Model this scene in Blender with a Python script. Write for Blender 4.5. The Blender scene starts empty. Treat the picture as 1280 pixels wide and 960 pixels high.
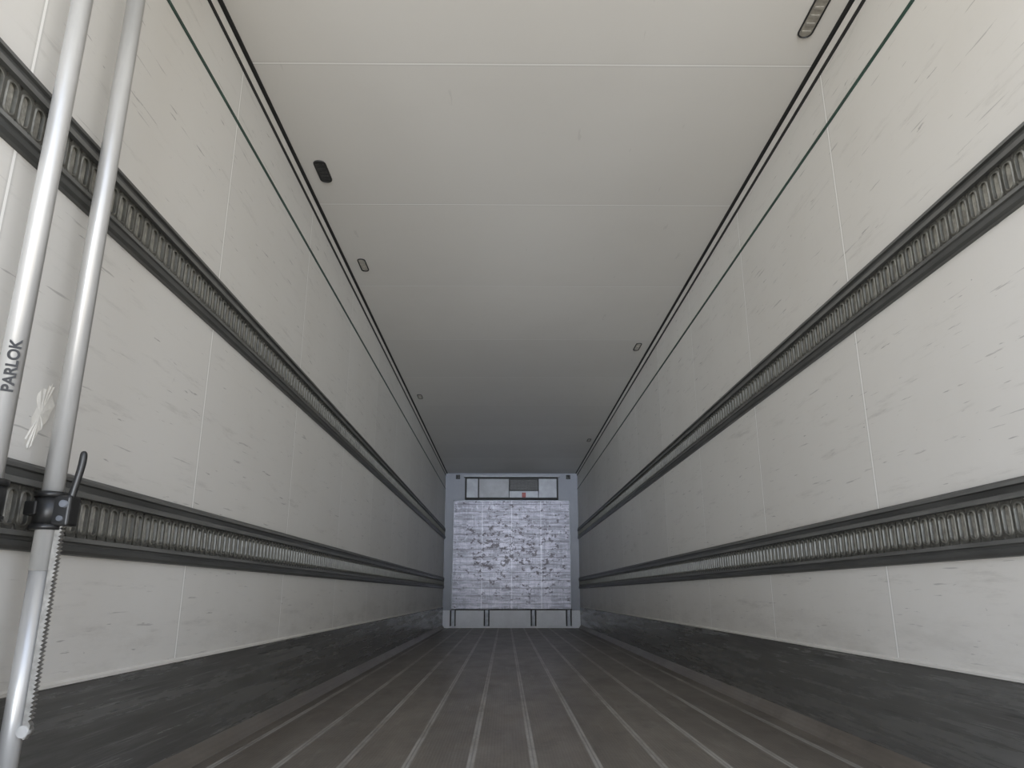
import bpy, bmesh, math, random
from mathutils import Vector, Matrix
random.seed(4)
sc = bpy.context.scene
sc.view_settings.view_transform = 'Standard'
sc.view_settings.look = 'None'
sc.view_settings.exposure = 0.0
try:
    sc.cycles.diffuse_bounces = 8
    sc.cycles.max_bounces = 10
except Exception: pass

Y0, Y1 = 0.3, 13.8       # rear opening, front wall
XW = 1.23                # inner half width
ZC = 2.75                # ceiling height
JY, JP = 2.67, 1.185     # panel joints

# ---------------------------------------------------------------- materials
class M:
    def __init__(s, name, col=(.5,.5,.5), rough=.5, metal=0., spec=.5):
        s.m = bpy.data.materials.new(name); s.m.use_nodes = True
        s.nt = s.m.node_tree; s.b = s.nt.nodes['Principled BSDF']
        s.b.inputs['Base Color'].default_value = (*col, 1)
        s.b.inputs['Roughness'].default_value = rough
        s.b.inputs['Metallic'].default_value = metal
        s.b.inputs['Specular IOR Level'].default_value = spec
        s._tc = None
    def n(s, t, **k):
        nd = s.nt.nodes.new(t)
        for a, v in k.items(): setattr(nd, a, v)
        return nd
    def link(s, a, b): s.nt.links.new(a, b)
    def tc(s):
        if not s._tc: s._tc = s.n('ShaderNodeTexCoord')
        return s._tc.outputs['Object']
    def math(s, op, a, b=None, c=None, clamp=False):
        nd = s.n('ShaderNodeMath', operation=op, use_clamp=clamp)
        for i, v in enumerate((a, b, c)):
            if v is None: continue
            if isinstance(v, (int, float)): nd.inputs[i].default_value = v
            else: s.link(v, nd.inputs[i])
        return nd.outputs[0]
    def noise(s, scale, stretch=(1,1,1), detail=4, rough=.5, off=(0,0,0), rot=(0,0,0)):
        mp = s.n('ShaderNodeMapping'); mp.inputs['Scale'].default_value = stretch
        mp.inputs['Location'].default_value = off; mp.inputs['Rotation'].default_value = rot
        s.link(s.tc(), mp.inputs['Vector'])
        no = s.n('ShaderNodeTexNoise'); no.inputs['Scale'].default_value = scale
        no.inputs['Detail'].default_value = detail; no.inputs['Roughness'].default_value = rough
        s.link(mp.outputs[0], no.inputs['Vector'])
        return no.outputs['Fac']
    def ramp(s, v, a, b):
        nd = s.n('ShaderNodeMapRange', interpolation_type='SMOOTHSTEP')
        s.link(v, nd.inputs[0]); nd.inputs[1].default_value = a; nd.inputs[2].default_value = b
        return nd.outputs[0]
    def mix(s, f, a, b):
        nd = s.n('ShaderNodeMix', data_type='RGBA')
        if isinstance(f, (int, float)): nd.inputs[0].default_value = f
        else: s.link(f, nd.inputs[0])
        for i, v in ((6, a), (7, b)):
            if isinstance(v, tuple): nd.inputs[i].default_value = (*v, 1)
            else: s.link(v, nd.inputs[i])
        return nd.outputs[2]
    def sep(s):
        nd = s.n('ShaderNodeSeparateXYZ'); s.link(s.tc(), nd.inputs[0]); return nd.outputs
    def color(s, c): s.link(c, s.b.inputs['Base Color'])
    def rough(s, c): s.link(c, s.b.inputs['Roughness'])
    def bump(s, h, strength=.3, dist=.01):
        nd = s.n('ShaderNodeBump'); nd.inputs['Strength'].default_value = strength
        nd.inputs['Distance'].default_value = dist
        s.link(h, nd.inputs['Height']); s.link(nd.outputs[0], s.b.inputs['Normal'])

def panel_mat(name, col, dirt, scuff=True, seed=0, seam=.65):
    m = M(name, col, .42, spec=.4)
    y = m.sep()[1]
    t = m.math('DIVIDE', m.math('SUBTRACT', y, JY), JP)
    fr = m.math('FRACT', m.math('ADD', t, 10.5))
    d = m.math('MULTIPLY', m.math('ABSOLUTE', m.math('SUBTRACT', fr, .5)), JP)
    cell = m.math('FLOOR', m.math('ADD', t, 10.0))
    jl = m.math('LESS_THAN', d, .0044)
    jd = m.ramp(d, .014, .005)
    wn = m.n('ShaderNodeTexWhiteNoise', noise_dimensions='1D'); m.link(cell, wn.inputs['W'])
    c = m.mix(m.math('MULTIPLY', wn.outputs['Value'], .9), col, tuple(x*.92 for x in col))
    big = m.ramp(m.noise(1.3, (1,1,1), 5, .6, (seed,0,0)), .4, .75)
    c = m.mix(m.math('MULTIPLY', big, .30), c, dirt)
    if scuff:
        s1 = m.ramp(m.noise(7, (1,.35,3.2), 7, .7, (seed+3,0,0)), .55, .76)
        c = m.mix(m.math('MULTIPLY', s1, .42), c, tuple(x*.62 for x in dirt))
        s2 = m.ramp(m.noise(7.5, (1,1.0,9), 3, .5, (seed+7,1,2), (0.75,0,0)), .70, .745)
        c = m.mix(m.math('MULTIPLY', s2, .6), c, (.22,.21,.20))
        s3 = m.ramp(m.noise(5.5, (1,.8,16), 3, .55, (seed+1,5,2), (-.1,0,0)), .67, .73)
        c = m.mix(m.math('MULTIPLY', s3, .48), c, (.26,.25,.24))
        s4 = m.ramp(m.noise(9, (1,1.4,1.0), 6, .75, (seed+11,2,0)), .67, .78)
        c = m.mix(m.math('MULTIPLY', s4, .6), c, (.30,.29,.27))
        s5 = m.ramp(m.noise(24, (1,.6,1.4), 4, .7, (seed+2,2,4)), .70, .76)
        c = m.mix(m.math('MULTIPLY', s5, .6), c, (.22,.215,.20))
        z = m.sep()[2]   # splash grime just above the kick plate
        low = m.ramp(z, .62, .36)
        g = m.math('MULTIPLY', low, m.ramp(m.noise(6, (1,.4,2), 6, .7, (seed+6,3,1)), .42, .7))
        c = m.mix(m.math('MULTIPLY', g, .35), c, (.42,.40,.36))
    else:
        s4 = m.ramp(m.noise(8, (1.5,1,1), 6, .75, (seed+11,2,0)), .68, .80)
        c = m.mix(m.math('MULTIPLY', s4, .3), c, (.36,.34,.30))
        s5 = m.ramp(m.noise(3, (7,1,1), 3, .6, (seed+4,2,0)), .70, .74)
        c = m.mix(m.math('MULTIPLY', s5, .16), c, (.30,.29,.27))
    c = m.mix(m.math('MULTIPLY', jd, .34), c, tuple(x*.55 for x in col))
    c = m.mix(m.math('MULTIPLY', jl, seam), c, (1.,.99,.96))
    m.color(c)
    m.rough(m.math('ADD', .34, m.math('MULTIPLY', m.noise(5, (1,.5,2)), .22)))
    m.bump(m.noise(260, (1,1,1), 2), .06, .002)
    return m.m

mat_wall_l = panel_mat('wall_panel_l', (.750,.734,.700), (.63,.607,.560), True, 0, .88)
mat_wall_r = panel_mat('wall_panel_r', (.765,.746,.706), (.63,.602,.552), True, 21, .92)
mat_ceil = panel_mat('ceiling_panel', (.740,.720,.680), (.65,.628,.59), False, 9, .72)

def simple(name, col, rough=.5, metal=0., var=.25, scale=14, stretch=(1,1,1), bump=0):
    m = M(name, col, rough, metal)
    nz = m.noise(scale, stretch, 6, .65)
    m.color(m.mix(m.ramp(nz, .3, .7), tuple(x*(1-var) for x in col), tuple(min(1, x*(1+var)) for x in col)))
    if bump: m.bump(nz, bump, .004)
    return m.m

mat_black = simple('black_plastic', (.012,.012,.012), .4)
mat_rail = simple('rail_profile_plastic', (.062,.063,.060), .40, 0, .3, 9, (1,.25,3))
mat_rail_hi = simple('rail_edge_pale', (.135,.135,.128), .42, 0, .3, 12, (1,.2,3))  # paler tone for the rail ribs that stand out most
mat_slot = simple('slotted_steel', (.092,.091,.080), .40, .2, .3, 18)
mat_slot_lip = simple('slot_lip_steel', (.155,.151,.132), .42, .2, .25, 30)
mat_slot_in = simple('slot_inside', (.31,.302,.268), .5, .0, .35, 40)
mat_green = simple('green_strip', (.012,.050,.036), .5)
mat_dark = simple('dark_seal', (.014,.014,.014), .6)
mat_cove = simple('cove_profile', (.70,.68,.635), .5, 0, .04)
mat_alu = simple('bar_aluminium', (.50,.495,.48), .36, .45, .07, 20, (1,1,.15))
mat_alu2 = simple('steel_bracket', (.16,.17,.19), .4, .5, .2)
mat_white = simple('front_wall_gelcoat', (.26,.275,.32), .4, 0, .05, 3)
mat_base = simple('front_base_panel', (.80,.82,.88), .4, 0, .05, 5)
mat_unit = simple('unit_panel', (.19,.195,.21), .35, .2, .15, 3)
mat_unit_l = simple('unit_panel_light', (.32,.335,.37), .35, .1, .15, 4)
mat_red = simple('red_label', (.25,.025,.02), .4)
mat_lens = simple('fixture_grey', (.34,.32,.28), .4, .2, .2, 30)
mat_lens_dk = simple('fixture_dark', (.03,.03,.03), .35, .2, .2, 30)
mat_tear = simple('torn_foil', (.90,.88,.82), .5, 0, .10, 25)
mat_rack = simple('rack_steel', (.30,.29,.27), .4, .5, .25, 40)

# kick plate
m = M('kick_plate_metal', (.1,.1,.1), .35, .2)
n1 = m.ramp(m.noise(3.0, (1,.30,7), 8, .7), .30, .75)
c = m.mix(n1, (.115,.114,.108), (.215,.213,.203))
n2 = m.ramp(m.noise(5, (1,.3,22), 6, .7, (3,1,0)), .56, .70)
c = m.mix(m.math('MULTIPLY', n2, .50), c, (.38,.375,.36))
n3 = m.ramp(m.noise(3.5, (1,.35,14), 4, .6, (8,1,0), (.06,0,0)), .62, .70)
c = m.mix(m.math('MULTIPLY', n3, .55), c, (.035,.035,.034))
m.color(c); m.rough(m.math('ADD', .18, m.math('MULTIPLY', n1, .18)))
m.bump(m.noise(4, (1,.3,6), 5), .2, .008)
mat_kick = m.m

# floor
m = M('floor_planks', (.16,.13,.1), .45)
x, y, _ = m.sep()
P = .222
t = m.math('ADD', m.math('DIVIDE', m.math('ADD', x, .01), P), 20.5)
d = m.math('MULTIPLY', m.math('ABSOLUTE', m.math('SUBTRACT', m.math('FRACT', t), .5)), P)
cell = m.math('FLOOR', m.math('ADD', t, .5))
wn = m.n('ShaderNodeTexWhiteNoise', noise_dimensions='1D'); m.link(cell, wn.inputs['W'])
base = m.mix(m.ramp(m.noise(3, (1,.3,1), 7, .7), .3, .72), (.148,.127,.104), (.262,.230,.192))
base = m.mix(m.math('MULTIPLY', wn.outputs['Value'], .35), base, (.135,.119,.102))
w = m.n('ShaderNodeTexWave', wave_type='BANDS', bands_direction='X'); w.inputs['Scale'].default_value = 26
m.link(m.tc(), w.inputs['Vector'])
base = m.mix(m.math('MULTIPLY', w.outputs['Fac'], .22), base, (.09,.076,.062))
rub = m.ramp(m.noise(9, (2,.22,1), 6, .7, (4,2,0)), .54, .75)
base = m.mix(m.math('MULTIPLY', rub, .45), base, (.36,.33,.29))
grime = m.ramp(m.noise(5, (1,.6,1), 7, .75, (14,2,0)), .52, .70)
base = m.mix(m.math('MULTIPLY', grime, .5), base, (.080,.069,.058))
band = m.ramp(d, .015, .010)
core = m.ramp(d, .0035, .0015)
tick = m.n('ShaderNodeTexWave', wave_type='BANDS', bands_direction='Y'); tick.inputs['Scale'].default_value = 24
m.link(m.tc(), tick.inputs['Vector'])
wear = m.ramp(m.noise(2.6, (2.5,.6,1), 7, .8, (1,7,0)), .32, .58)
f = m.math('MULTIPLY', band, m.math('MULTIPLY', m.math('ADD', m.math('MULTIPLY', wear, .80), .18), m.math('ADD', .42, m.math('MULTIPLY', tick.outputs['Fac'], .5))))
base = m.mix(f, base, (.56,.54,.50))
base = m.mix(m.math('MULTIPLY', core, .40), base, (.06,.052,.045))
m.color(base)
m.rough(m.math('ADD', .27, m.math('MULTIPLY', m.noise(6, (1,.4,1)), .22)))
m.bump(m.math('ADD', m.math('MULTIPLY', w.outputs['Fac'], .5), m.noise(60, (1,.5,1))), .22, .003)
mat_floor = m.m

# bulkhead plate
m = M('worn_bulkhead_plate', (.3,.3,.33), .42, .35)
x, y, z = m.sep()
n1 = m.ramp(m.noise(2.6, (1,1,8), 6, .8), .38, .62)
c = m.mix(n1, (.125,.125,.150), (.32,.32,.375))
n5 = m.ramp(m.noise(7, (1.8,1,1.0), 5, .75, (2,0,5)), .52, .66)
c = m.mix(m.math('MULTIPLY', n5, .50), c, (.54,.54,.62))
n6 = m.ramp(m.noise(4, (6,1,.4), 5, .7, (7,0,5)), .48, .62)
c = m.mix(m.math('MULTIPLY', n6, .38), c, (.11,.11,.135))
def lines(v, p, w, off=0):
    fr = m.math('FRACT', m.math('ADD', m.math('DIVIDE', v, p), 10.5+off))
    return m.math('LESS_THAN', m.math('MULTIPLY', m.math('ABSOLUTE', m.math('SUBTRACT', fr, .5)), p), w)
c = m.mix(m.math('MULTIPLY', lines(z, .135, .008), .55), c, (.04,.04,.05))
c = m.mix(m.math('MULTIPLY', lines(x, .535, .009, .0), .3), c, (.55,.56,.62))
r = m.math('SQRT', m.math('ADD', m.math('POWER', m.math('DIVIDE', x, .95), 2.), m.math('POWER', m.math('DIVIDE', m.math('SUBTRACT', z, 1.3), .8), 2.)))
bias = m.math('MULTIPLY', m.math('SUBTRACT', 1., r), .08)
sp = m.ramp(m.math('ADD', m.noise(12, (1,1,1.5), 4, .65, (5,0,3)), bias), .595, .625)
c = m.mix(m.math('MULTIPLY', sp, .9), c, (.018,.012,.018))
m.color(c); m.bump(n1, .06, .004)
m.rough(m.math('ADD', .34, m.math('MULTIPLY', n5, .15)))
mat_plate = m.m

# ---------------------------------------------------------------- mesh helpers
def obj(name, verts, faces, mats, fm=None, parent=None, smooth=False):
    me = bpy.data.meshes.new(name); me.from_pydata(verts, [], faces)
    for a in mats: me.materials.append(a)
    if fm: me.polygons.foreach_set('material_index', fm)
    if smooth: me.polygons.foreach_set('use_smooth', [True]*len(me.polygons))
    bm = bmesh.new(); bm.from_mesh(me); bmesh.ops.recalc_face_normals(bm, faces=bm.faces); bm.to_mesh(me); bm.free()
    o = bpy.data.objects.new(name, me); sc.collection.objects.link(o)
    if parent: o.parent = parent
    return o
def box(name, a, b, mat, parent=None, bevel=0):
    v = [(x,y,z) for x in (a[0],b[0]) for y in (a[1],b[1]) for z in (a[2],b[2])]
    f = [(0,1,3,2),(4,6,7,5),(0,4,5,1),(2,3,7,6),(0,2,6,4),(1,5,7,3)]
    o = obj(name, v, f, [mat], None, parent)
    if bevel:
        bv = o.modifiers.new('bevel','BEVEL'); bv.width = bevel; bv.segments = 3
    return o
def extrude_y(name, prof, y0, y1, mats, fm=None, parent=None, closed=True):
    n = len(prof)
    v = [(p[0], y0, p[1]) for p in prof] + [(p[0], y1, p[1]) for p in prof]
    f = [(i,(i+1)%n,(i+1)%n+n,i+n) for i in range(n)]
    f += [tuple(range(n)), tuple(range(n,2*n))]
    idx = (fm or [0]*n) + [0,0]
    return obj(name, v, f, mats, idx, parent)
def cyl(name, p0, p1, r, mat, parent=None, seg=28, r2=None):
    p0, p1 = Vector(p0), Vector(p1); d = (p1-p0); L = d.length
    bm = bmesh.new(); bmesh.ops.create_cone(bm, cap_ends=True, segments=seg, radius1=r, radius2=r if r2 is None else r2, depth=L)
    q = d.to_track_quat('Z','Y').to_matrix().to_4x4()
    bm.transform(Matrix.Translation((p0+p1)/2) @ q)
    me = bpy.data.meshes.new(name); bm.to_mesh(me); bm.free(); me.materials.append(mat)
    for p in me.polygons: p.use_smooth = len(p.vertices) == 4
    o = bpy.data.objects.new(name, me); sc.collection.objects.link(o)
    if parent: o.parent = parent
    return o
def empty(name, loc=(0,0,0)):
    o = bpy.data.objects.new(name, None); o.location = (0,0,0); o.empty_display_size = .1
    sc.collection.objects.link(o); return o

# ---------------------------------------------------------------- shell
T = .08
box('floor', (-XW-T, Y0, -.12), (XW+T, Y1+T, 0), mat_floor)
box('ceiling', (-XW-T, Y0, ZC), (XW+T, Y1+T, ZC+.1), mat_ceil)
box('wall_left', (-XW-T, Y0, 0), (-XW, Y1+T, ZC), mat_wall_l)
box('wall_right', (XW, Y0, 0), (XW+T, Y1+T, ZC), mat_wall_r)
box('wall_front', (-XW, Y1, 0), (XW, Y1+T, ZC), mat_white)

for side, s in (('left', -1), ('right', 1)):
    prof = [(s*XW,0),(s*(XW-.045),0),(s*(XW-.018),.035),(s*(XW-.006),.05),(s*(XW-.006),.345),(s*(XW-.010),.350),(s*(XW-.010),.357),(s*XW,.362)]
    extrude_y('baseboard_'+side, prof, Y0, Y1, [mat_kick, mat_floor, mat_cove], [0,1,1,0,0,2,2,0])
k = 1
for s in (-1, 1):
    extrude_y('trim_%d'%k, [(s*XW,2.449),(s*(XW-.003),2.449),(s*(XW-.003),2.465),(s*XW,2.465)], Y0, Y1, [mat_green]); k += 1
    prof = [(s*XW,2.704),(s*(XW-.003),2.705),(s*(XW-.003),2.722),(s*(XW-.004),2.723),(s*(XW-.017),2.744),(s*(XW-.018),2.747),(s*(XW-.034),2.747),(s*(XW-.035),2.75),(s*XW,2.75)]
    extrude_y('trim_%d'%k, prof, Y0, Y1, [mat_cove, mat_dark], [1,1,1,0,1,1,1,0,0]); k += 1

# ---------------------------------------------------------------- cargo tracks
def track_mesh():
    L = Y1 - Y0; h = L/2
    V, F, I = [], [], []
    prof = [(0,0),(.012,.002),(.019,.010),(.019,.022),(.016,.024),(.016,.030),(.021,.033),(.021,.044),(.010,.046)]
    prof2 = [(.010,.144),(.022,.146),(.022,.160),(.013,.163),(.013,.178),(.020,.181),(.020,.190),(.012,.198),(0,.200)]
    hi = {6:1}
    hi2 = {1:1, 5:1}
    for pr, hh in ((prof,hi),(prof2,hi2)):
        b = len(V); n = len(pr)
        V += [(p[0],-h,p[1]) for p in pr] + [(p[0],h,p[1]) for p in pr]
        for i in range(n-1):
            F.append((b+i,b+i+1,b+i+1+n,b+i+n)); I.append(1 if i in hh else 0)
        F.append(tuple(b+i for i in range(n))); I.append(0)
        F.append(tuple(b+n+i for i in range(n))); I.append(0)
    p = .05; N = int(L/p); z0, z1 = .046, .144; zc = .095
    N16 = 20; rw, hh = .0150, .037
    ring = []
    for i in range(N16):
        a = 2*math.pi*i/N16
        cy, cz = math.cos(a), math.sin(a)
        ring.append((rw*cy, (hh-rw)*(1 if cz>1e-6 else (-1 if cz<-1e-6 else 0)) + rw*cz))
    outer = []
    for i in range(N16):
        a = 2*math.pi*i/N16; cy, cz = math.cos(a), math.sin(a)
        m_ = max(abs(cy), abs(cz)); outer.append((p/2*cy/m_, (z1-z0)/2*cz/m_))
    start = -h + (L-N*p)/2 + p/2
    for j in range(N):
        yc = start + j*p; b = len(V)
        rings = [(outer,1,.010),(ring,1.35,.010),(ring,1.15,.0130),(ring,1.0,.0125),(ring,.85,.004)]
        for rr, sc_, dd in rings:
            for (a, c) in rr:
                if rr is ring:
                    a2 = a*sc_; c2 = c + math.copysign((sc_-1)*rw, c) if abs(c)>1e-6 else 0
                    V.append((dd, yc+a2, zc+c2))
                else: V.append((dd, yc+a, zc+c))
        for q in range(4):
            for i in range(N16):
                i2 = (i+1)%N16
                F.append((b+q*N16+i, b+q*N16+i2, b+(q+1)*N16+i2, b+(q+1)*N16+i)); I.append([2,3,3,2][q])
        F.append(tuple(b+4*N16+i for i in range(N16))); I.append(4)
    me = bpy.data.meshes.new('track'); me.from_pydata(V, [], F)
    for a in (mat_rail, mat_rail_hi, mat_slot, mat_slot_lip, mat_slot_in): me.materials.append(a)
    me.polygons.foreach_set('material_index', I)
    bm = bmesh.new(); bm.from_mesh(me); bmesh.ops.recalc_face_normals(bm, faces=bm.faces); bm.to_mesh(me); bm.free()
    return me
tm = track_mesh()
i = 0
for s in (-1, 1):
    for zz in (.665, 1.542):
        o = bpy.data.objects.new('cargo_track' + ('' if i == 0 else '.%03d'%i), tm); sc.collection.objects.link(o)
        o.location = (s*XW, (Y0+Y1)/2, zz)
        if s > 0: o.rotation_euler = (0, 0, math.pi)
        i += 1

# ---------------------------------------------------------------- ceiling fixtures
def stadium(L, W, n=10):
    r = W/2; pts = []
    for q in range(n+1):
        a = math.pi*q/n; pts.append((r*math.cos(a), L/2-r+r*math.sin(a)))
    for q in range(n+1):
        a = math.pi+math.pi*q/n; pts.append((r*math.cos(a), -L/2+r+r*math.sin(a)))
    return pts
fx = [(-1.095,3.51,.215,.066,mat_lens_dk),(-1.095,4.68,.20,.055,mat_lens),(-1.095,8.2,.19,.055,mat_lens),
      (1.093,2.38,.24,.062,mat_lens),(1.093,6.41,.21,.055,mat_lens),(1.113,10.67,.2,.055,mat_lens)]
for i,(cx,cy,L,W,mt) in enumerate(fx):
    V, F, I = [], [], []
    specs = [(L,W,0),(L-.003,W-.003,-.006),(L-.010,W-.010,-.006),(L-.014,W-.014,-.002)]
    n = len(stadium(L,W))
    for (l,w,dz) in specs:
        V += [(cx+a, cy+b, ZC+dz) for a,b in stadium(l,w)]
    for q in range(3):
        for j in range(n):
            F.append((q*n+j, q*n+(j+1)%n, (q+1)*n+(j+1)%n, (q+1)*n+j)); I.append(0)
    F.append(tuple(3*n+j for j in range(n))); I.append(1)
    for q in range(5):
        yy = cy - L/2 + .035 + q*(L-.07)/4; b = len(V)
        for dx in (-W*.28, W*.28):
            for dy in (-.006,.006):
                for dz in (-.001,-.0055): V.append((cx+dx, yy+dy, ZC+dz))
        F += [tuple(b+t for t in f) for f in [(0,1,3,2),(4,6,7,5),(0,4,5,1),(2,3,7,6),(1,5,7,3)]]; I += [1]*5
    obj('ceiling_light_recess' + ('' if i == 0 else '.%03d'%i), V, F, [mat_dark, mt], I)

# ---------------------------------------------------------------- front bulkhead plate
bp = empty('bulkhead_panel')
box('plate', (-1.07, 13.70, .31), (1.07, 13.725, 2.235), mat_plate, bp, .004)
for i, xx in enumerate((-1.07, 1.055)):
    box('edge_%d'%(i+1), (xx-.0, 13.69, .31), (xx+.016, 13.70, 2.235), mat_alu2, bp)
box('edge_top', (-1.07, 13.69, 2.222), (1.07, 13.70, 2.24), mat_alu2, bp)
box('edge_foot', (-1.07, 13.685, .30), (1.07, 13.70, .32), mat_dark, bp)
for i, xx in enumerate((-1.036,-.44,.386,1.01)):
    w = .050
    box('foot_%d_web'%(i+1), (xx-w, 13.68, .03), (xx+w, 13.699, .30), mat_alu2, bp)
    box('foot_%d_flange_a'%(i+1), (xx-w, 13.655, .03), (xx-w+.022, 13.68, .30), mat_dark, bp)
    box('foot_%d_flange_b'%(i+1), (xx+w-.022, 13.655, .03), (xx+w, 13.68, .30), mat_dark, bp)
    box('foot_%d_spacer'%(i+1), (xx-w, 13.725, .31), (xx+w, 13.80, .9), mat_alu2, bp)
box('baseboard_front', (-XW+.012, 13.70, 0.0), (XW-.012, 13.8, .295), mat_base)
box('trim_5', (-XW+.045, 13.63, 0), (XW-.045, 13.70, .03), mat_base)

# ---------------------------------------------------------------- refrigeration unit
ru = empty('refrigeration_unit')
a0, a1, b0, b1 = -.858, .86, 2.25, 2.66
box('housing', (a0, 13.66, b0), (a1, 13.8, b1), mat_dark, ru, .004)
yf = 13.655
box('panel_left', (a0+.03, yf-.01, b0+.03), (-.62, yf+.01, b1-.035), mat_unit_l, ru, .003)
box('panel_mid', (-.60, yf-.006, b0+.03), (-.05, yf+.01, b1-.035), mat_unit, ru, .003)
box('panel_right', (.50, yf-.01, b0+.03), (a1-.03, yf+.01, b1-.035), mat_unit_l, ru, .003)
box('panel_under_grille', (-.04, yf-.01, b0+.03), (.49, yf+.01, 2.40), mat_unit_l, ru, .003)
box('grille_back', (-.03, yf-.004, 2.415), (.48, yf+.008, 2.61), mat_black, ru)
for i in range(7):
    zz = 2.425 + i*.028
    box('grille_slat_%d'%(i+1), (-.03, yf-.02, zz), (.48, yf+.01, zz+.008), mat_black, ru)
for i in range(9):
    xx = -.03 + i*.0628
    box('grille_bar_%d'%(i+1), (xx, yf-.022, 2.415), (xx+.008, yf+.01, 2.61), mat_black, ru)
box('red_tag', (.19, yf-.025, 2.28), (.26, yf-.01, 2.37), mat_red, ru)
box('lip', (a0-.02, 13.63, b1), (a1+.02, 13.8, b1+.02), mat_unit_l, ru)
for i, xx in enumerate((-1.0, 1.06)):
    h = empty('corner_hook' + ('' if i == 0 else '.001'))
    box('base', (xx-.04, 13.775, 2.64), (xx+.04, 13.8, 2.72), mat_black, h, .006)
    cyl('pin', (xx, 13.78, 2.67), (xx, 13.72, 2.67), .018, mat_black, h)
    cyl('tip', (xx, 13.73, 2.665), (xx, 13.73, 2.71), .014, mat_black, h)

# ---------------------------------------------------------------- load bars
def load_bar(name, x, y, lever_dir, text=None, clampz=.75):
    e = empty(name); R = .0225
    cyl('outer_tube', (x,y,.62), (x,y,2.60), R, mat_alu, e, 48)
    cyl('inner_tube', (x,y,.06), (x,y,.63), R*.93, mat_alu, e, 48)
    cyl('foot', (x,y,.0), (x,y,.065), R*1.15, mat_black, e, 32)
    cyl('foot_pad', (x,y,.0), (x,y,.02), R*1.7, mat_black, e, 32)
    cyl('top_socket', (x,y,2.59), (x,y,2.70), R*1.12, mat_black, e, 32)
    cyl('top_pad', (x,y,2.69), (x,y,2.75), R*1.5, mat_black, e, 32)
    z = clampz; s = lever_dir
    cyl('collar', (x,y,z-.036), (x,y,z+.036), R*1.45, mat_black, e, 32)
    cyl('collar_ring_a', (x,y,z+.030), (x,y,z+.042), R*1.58, mat_black, e, 32)
    cyl('collar_ring_b', (x,y,z-.042), (x,y,z-.030), R*1.58, mat_black, e, 32)
    box('collar_lug', (x-.036,y-.040,z-.012), (x-.008,y-.012,z+.020), mat_black, e, .004)
    box('latch_body', (min(x,x+s*.058), y-.024, z-.034), (max(x,x+s*.058), y+.018, z+.034), mat_black, e, .006)
    cyl('pivot', (x+s*.046, y-.034, z+.014), (x+s*.046, y+.026, z+.014), .008, mat_alu2, e, 24)
    cyl('pivot_low', (x+s*.040, y-.030, z-.018), (x+s*.040, y+.024, z-.018), .006, mat_alu2, e, 24)
    pts = [(s*.044, -.004), (s*.049, .030), (s*.056, .065), (s*.061, .095), (s*.063, .120), (s*.062, .138)]
    wd = [.012, .010, .009, .009, .0095, .008]
    V, F = [], []
    for (px,pz),w in zip(pts, wd):
        for dx, dy in ((-w,-.008),(w,-.008),(w,.008),(-w,.008)):
            V.append((x+px+dx, y-.01+dy, z+pz))
    for q in range(len(pts)-1):
        for j in range(4):
            F.append((q*4+j, q*4+(j+1)%4, q*4+4+(j+1)%4, q*4+4+j))
    F += [(0,1,2,3), tuple(len(V)-4+j for j in range(4))]
    lv = obj('lever', V, F, [mat_black], None, e, True)
    ss = lv.modifiers.new('s','SUBSURF'); ss.levels = 2; ss.render_levels = 2
    zt, zb = z-.03, z-.455; xr0, xr1 = x+s*.0235, x+s*.034; n = 46
    right = []
    for q in range(n):
        za = zb + .02 + (zt-zb-.02)*q/n; zc_ = zb + .02 + (zt-zb-.02)*(q+.6)/n
        right += [(xr1, za), (xr1+s*.0065, zc_)]
    poly2 = [(xr0, zb-.012), (xr0+s*.008, zb-.016), (xr1+s*.004, zb-.006), (xr1+s*.006, zb+.012)]
    poly = [(xr0, zt)] + poly2 + right + [(xr1, zt)]
    N = len(poly)
    V = [(a, y-.009, b) for a,b in poly] + [(a, y+.005, b) for a,b in poly]
    F = [(i,(i+1)%N,(i+1)%N+N,i+N) for i in range(N)] + [tuple(range(N)), tuple(range(N,2*N))]
    obj('toothed_rack', V, F, [mat_rack], None, e)
    cyl('rack_end', (xr0+s*.004, y-.014, zb), (xr0+s*.004, y+.010, zb), .012, mat_alu, e, 24)
    if text:
        cu = bpy.data.curves.new('label', 'FONT'); cu.body = text; cu.size = .030; cu.align_x = 'CENTER'; cu.align_y = 'CENTER'
        cu.extrude = .0004; cu.offset = .0009
        t = bpy.data.objects.new('printed_label', cu); sc.collection.objects.link(t); t.parent = e
        cu.materials.append(mat_black)
        d = Vector((.75, -1, 0)).normalized()
        xax = Vector((0,0,1)); zax = d; yax = zax.cross(xax)
        R3 = Matrix((xax, yax, zax)).transposed().to_4x4()
        t.matrix_world = Matrix.Translation(Vector((x,y,1.025)) + d*(R+.0006)) @ R3
    return e
load_bar('load_bar', -1.142, 1.695, 1)
load_bar('load_bar.001', -1.148, 1.49, -1, 'PARLOK')

# torn foil patch on the left wall
V = []; n = 34; cy, cz = 1.735, .985
for i in range(n):
    a = 2*math.pi*i/n
    ry = .030*(1+.35*math.sin(3*a+1)+random.uniform(-.2,.2)); rz = .080*(1+.15*math.sin(2*a)+random.uniform(-.12,.12))
    V.append((-XW+.001+.002*random.random(), cy+ry*math.cos(a)+.25*rz*math.sin(a), cz+rz*math.sin(a)))
V.append((-XW+.002, cy, cz)); F = [(i,(i+1)%n,n) for i in range(n)]
obj('torn_sticker', V, F, [mat_tear])

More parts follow.
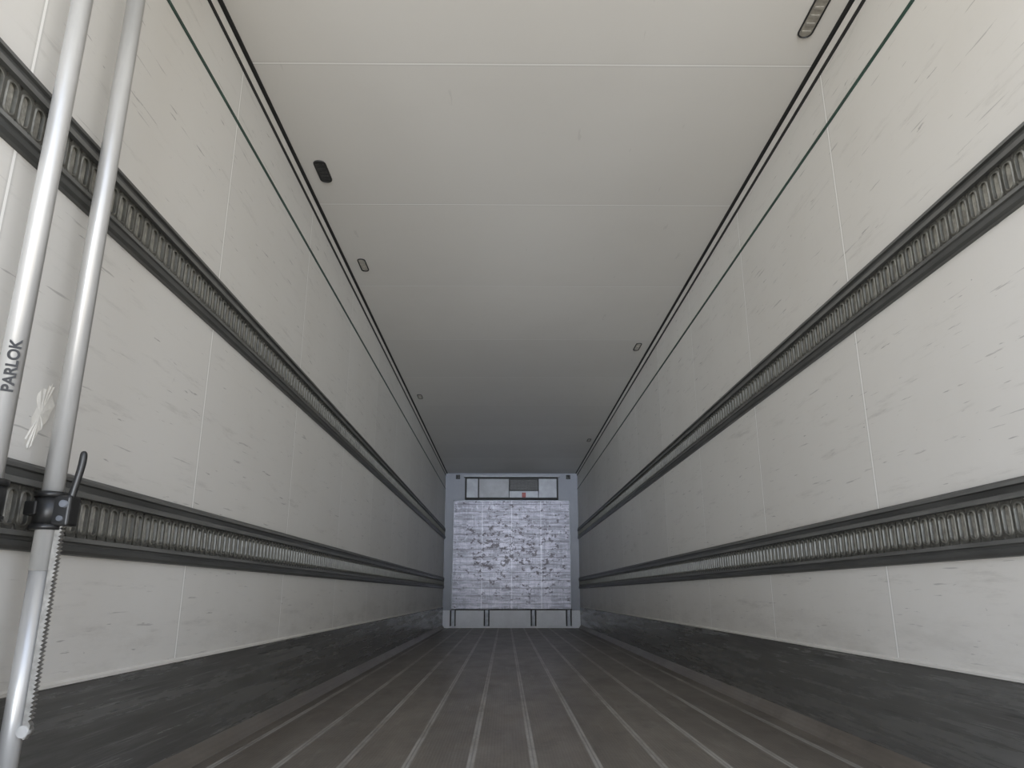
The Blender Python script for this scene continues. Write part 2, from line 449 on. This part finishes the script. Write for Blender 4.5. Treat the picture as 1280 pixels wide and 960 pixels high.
# ---------------------------------------------------------------- light (daylight through the open rear)
w = bpy.data.worlds.new('sky'); sc.world = w; w.use_nodes = True
nt = w.node_tree; bg = nt.nodes['Background']
tc = nt.nodes.new('ShaderNodeTexCoord'); sp_ = nt.nodes.new('ShaderNodeSeparateXYZ'); nt.links.new(tc.outputs['Generated'], sp_.inputs[0])
mr = nt.nodes.new('ShaderNodeMapRange'); mr.inputs[1].default_value = -1; mr.inputs[2].default_value = 1
nt.links.new(sp_.outputs[2], mr.inputs[0])
cr = nt.nodes.new('ShaderNodeValToRGB'); nt.links.new(mr.outputs[0], cr.inputs[0])
e = cr.color_ramp.elements
e[0].position = 0; e[0].color = (.50,.47,.41,1)        # sunlit yard
e[1].position = 1; e[1].color = (.34,.44,.66,1)        # zenith
for p, c in ((.44,(.78,.73,.65,1)), (.50,(1,.975,.925,1)), (.58,(.89,.92,.98,1)), (.75,(.55,.65,.86,1))):
    q = e.new(p); q.color = c
nt.links.new(cr.outputs[0], bg.inputs[0]); bg.inputs[1].default_value = 3.0

def sun(name, direction, strength, angle, col):
    l = bpy.data.lights.new(name, 'SUN'); l.energy = strength; l.angle = math.radians(angle); l.color = col
    o = bpy.data.objects.new(name, l); sc.collection.objects.link(o)
    o.rotation_euler = Vector(direction).to_track_quat('-Z','Y').to_euler(); o.location = (0,-6,3)
sun('wall_fill_sun', (-.14,1,.11), 1.7, 18, (.78,.875,1.0))  # added fill sun, turned sideways to brighten the deep left wall
sun('wall_fill_sun.001', (.16,1,.11), 2.0, 18, (.79,.88,1.0))  # added fill sun, same for the right wall
sun('ceiling_fill_sun', (.0,1,.24), 1.35, 34, (1,.97,.94))  # added fill sun, aimed upward to brighten the ceiling

# ---------------------------------------------------------------- camera
cam = bpy.data.cameras.new('camera'); cam.sensor_width = 36; cam.lens = 26.0; cam.clip_start = .02
co = bpy.data.objects.new('camera', cam); sc.collection.objects.link(co)
co.location = (-.112, 0, .57)
co.rotation_euler = (math.radians(90+15.87), 0, math.radians(-.5))
sc.camera = co
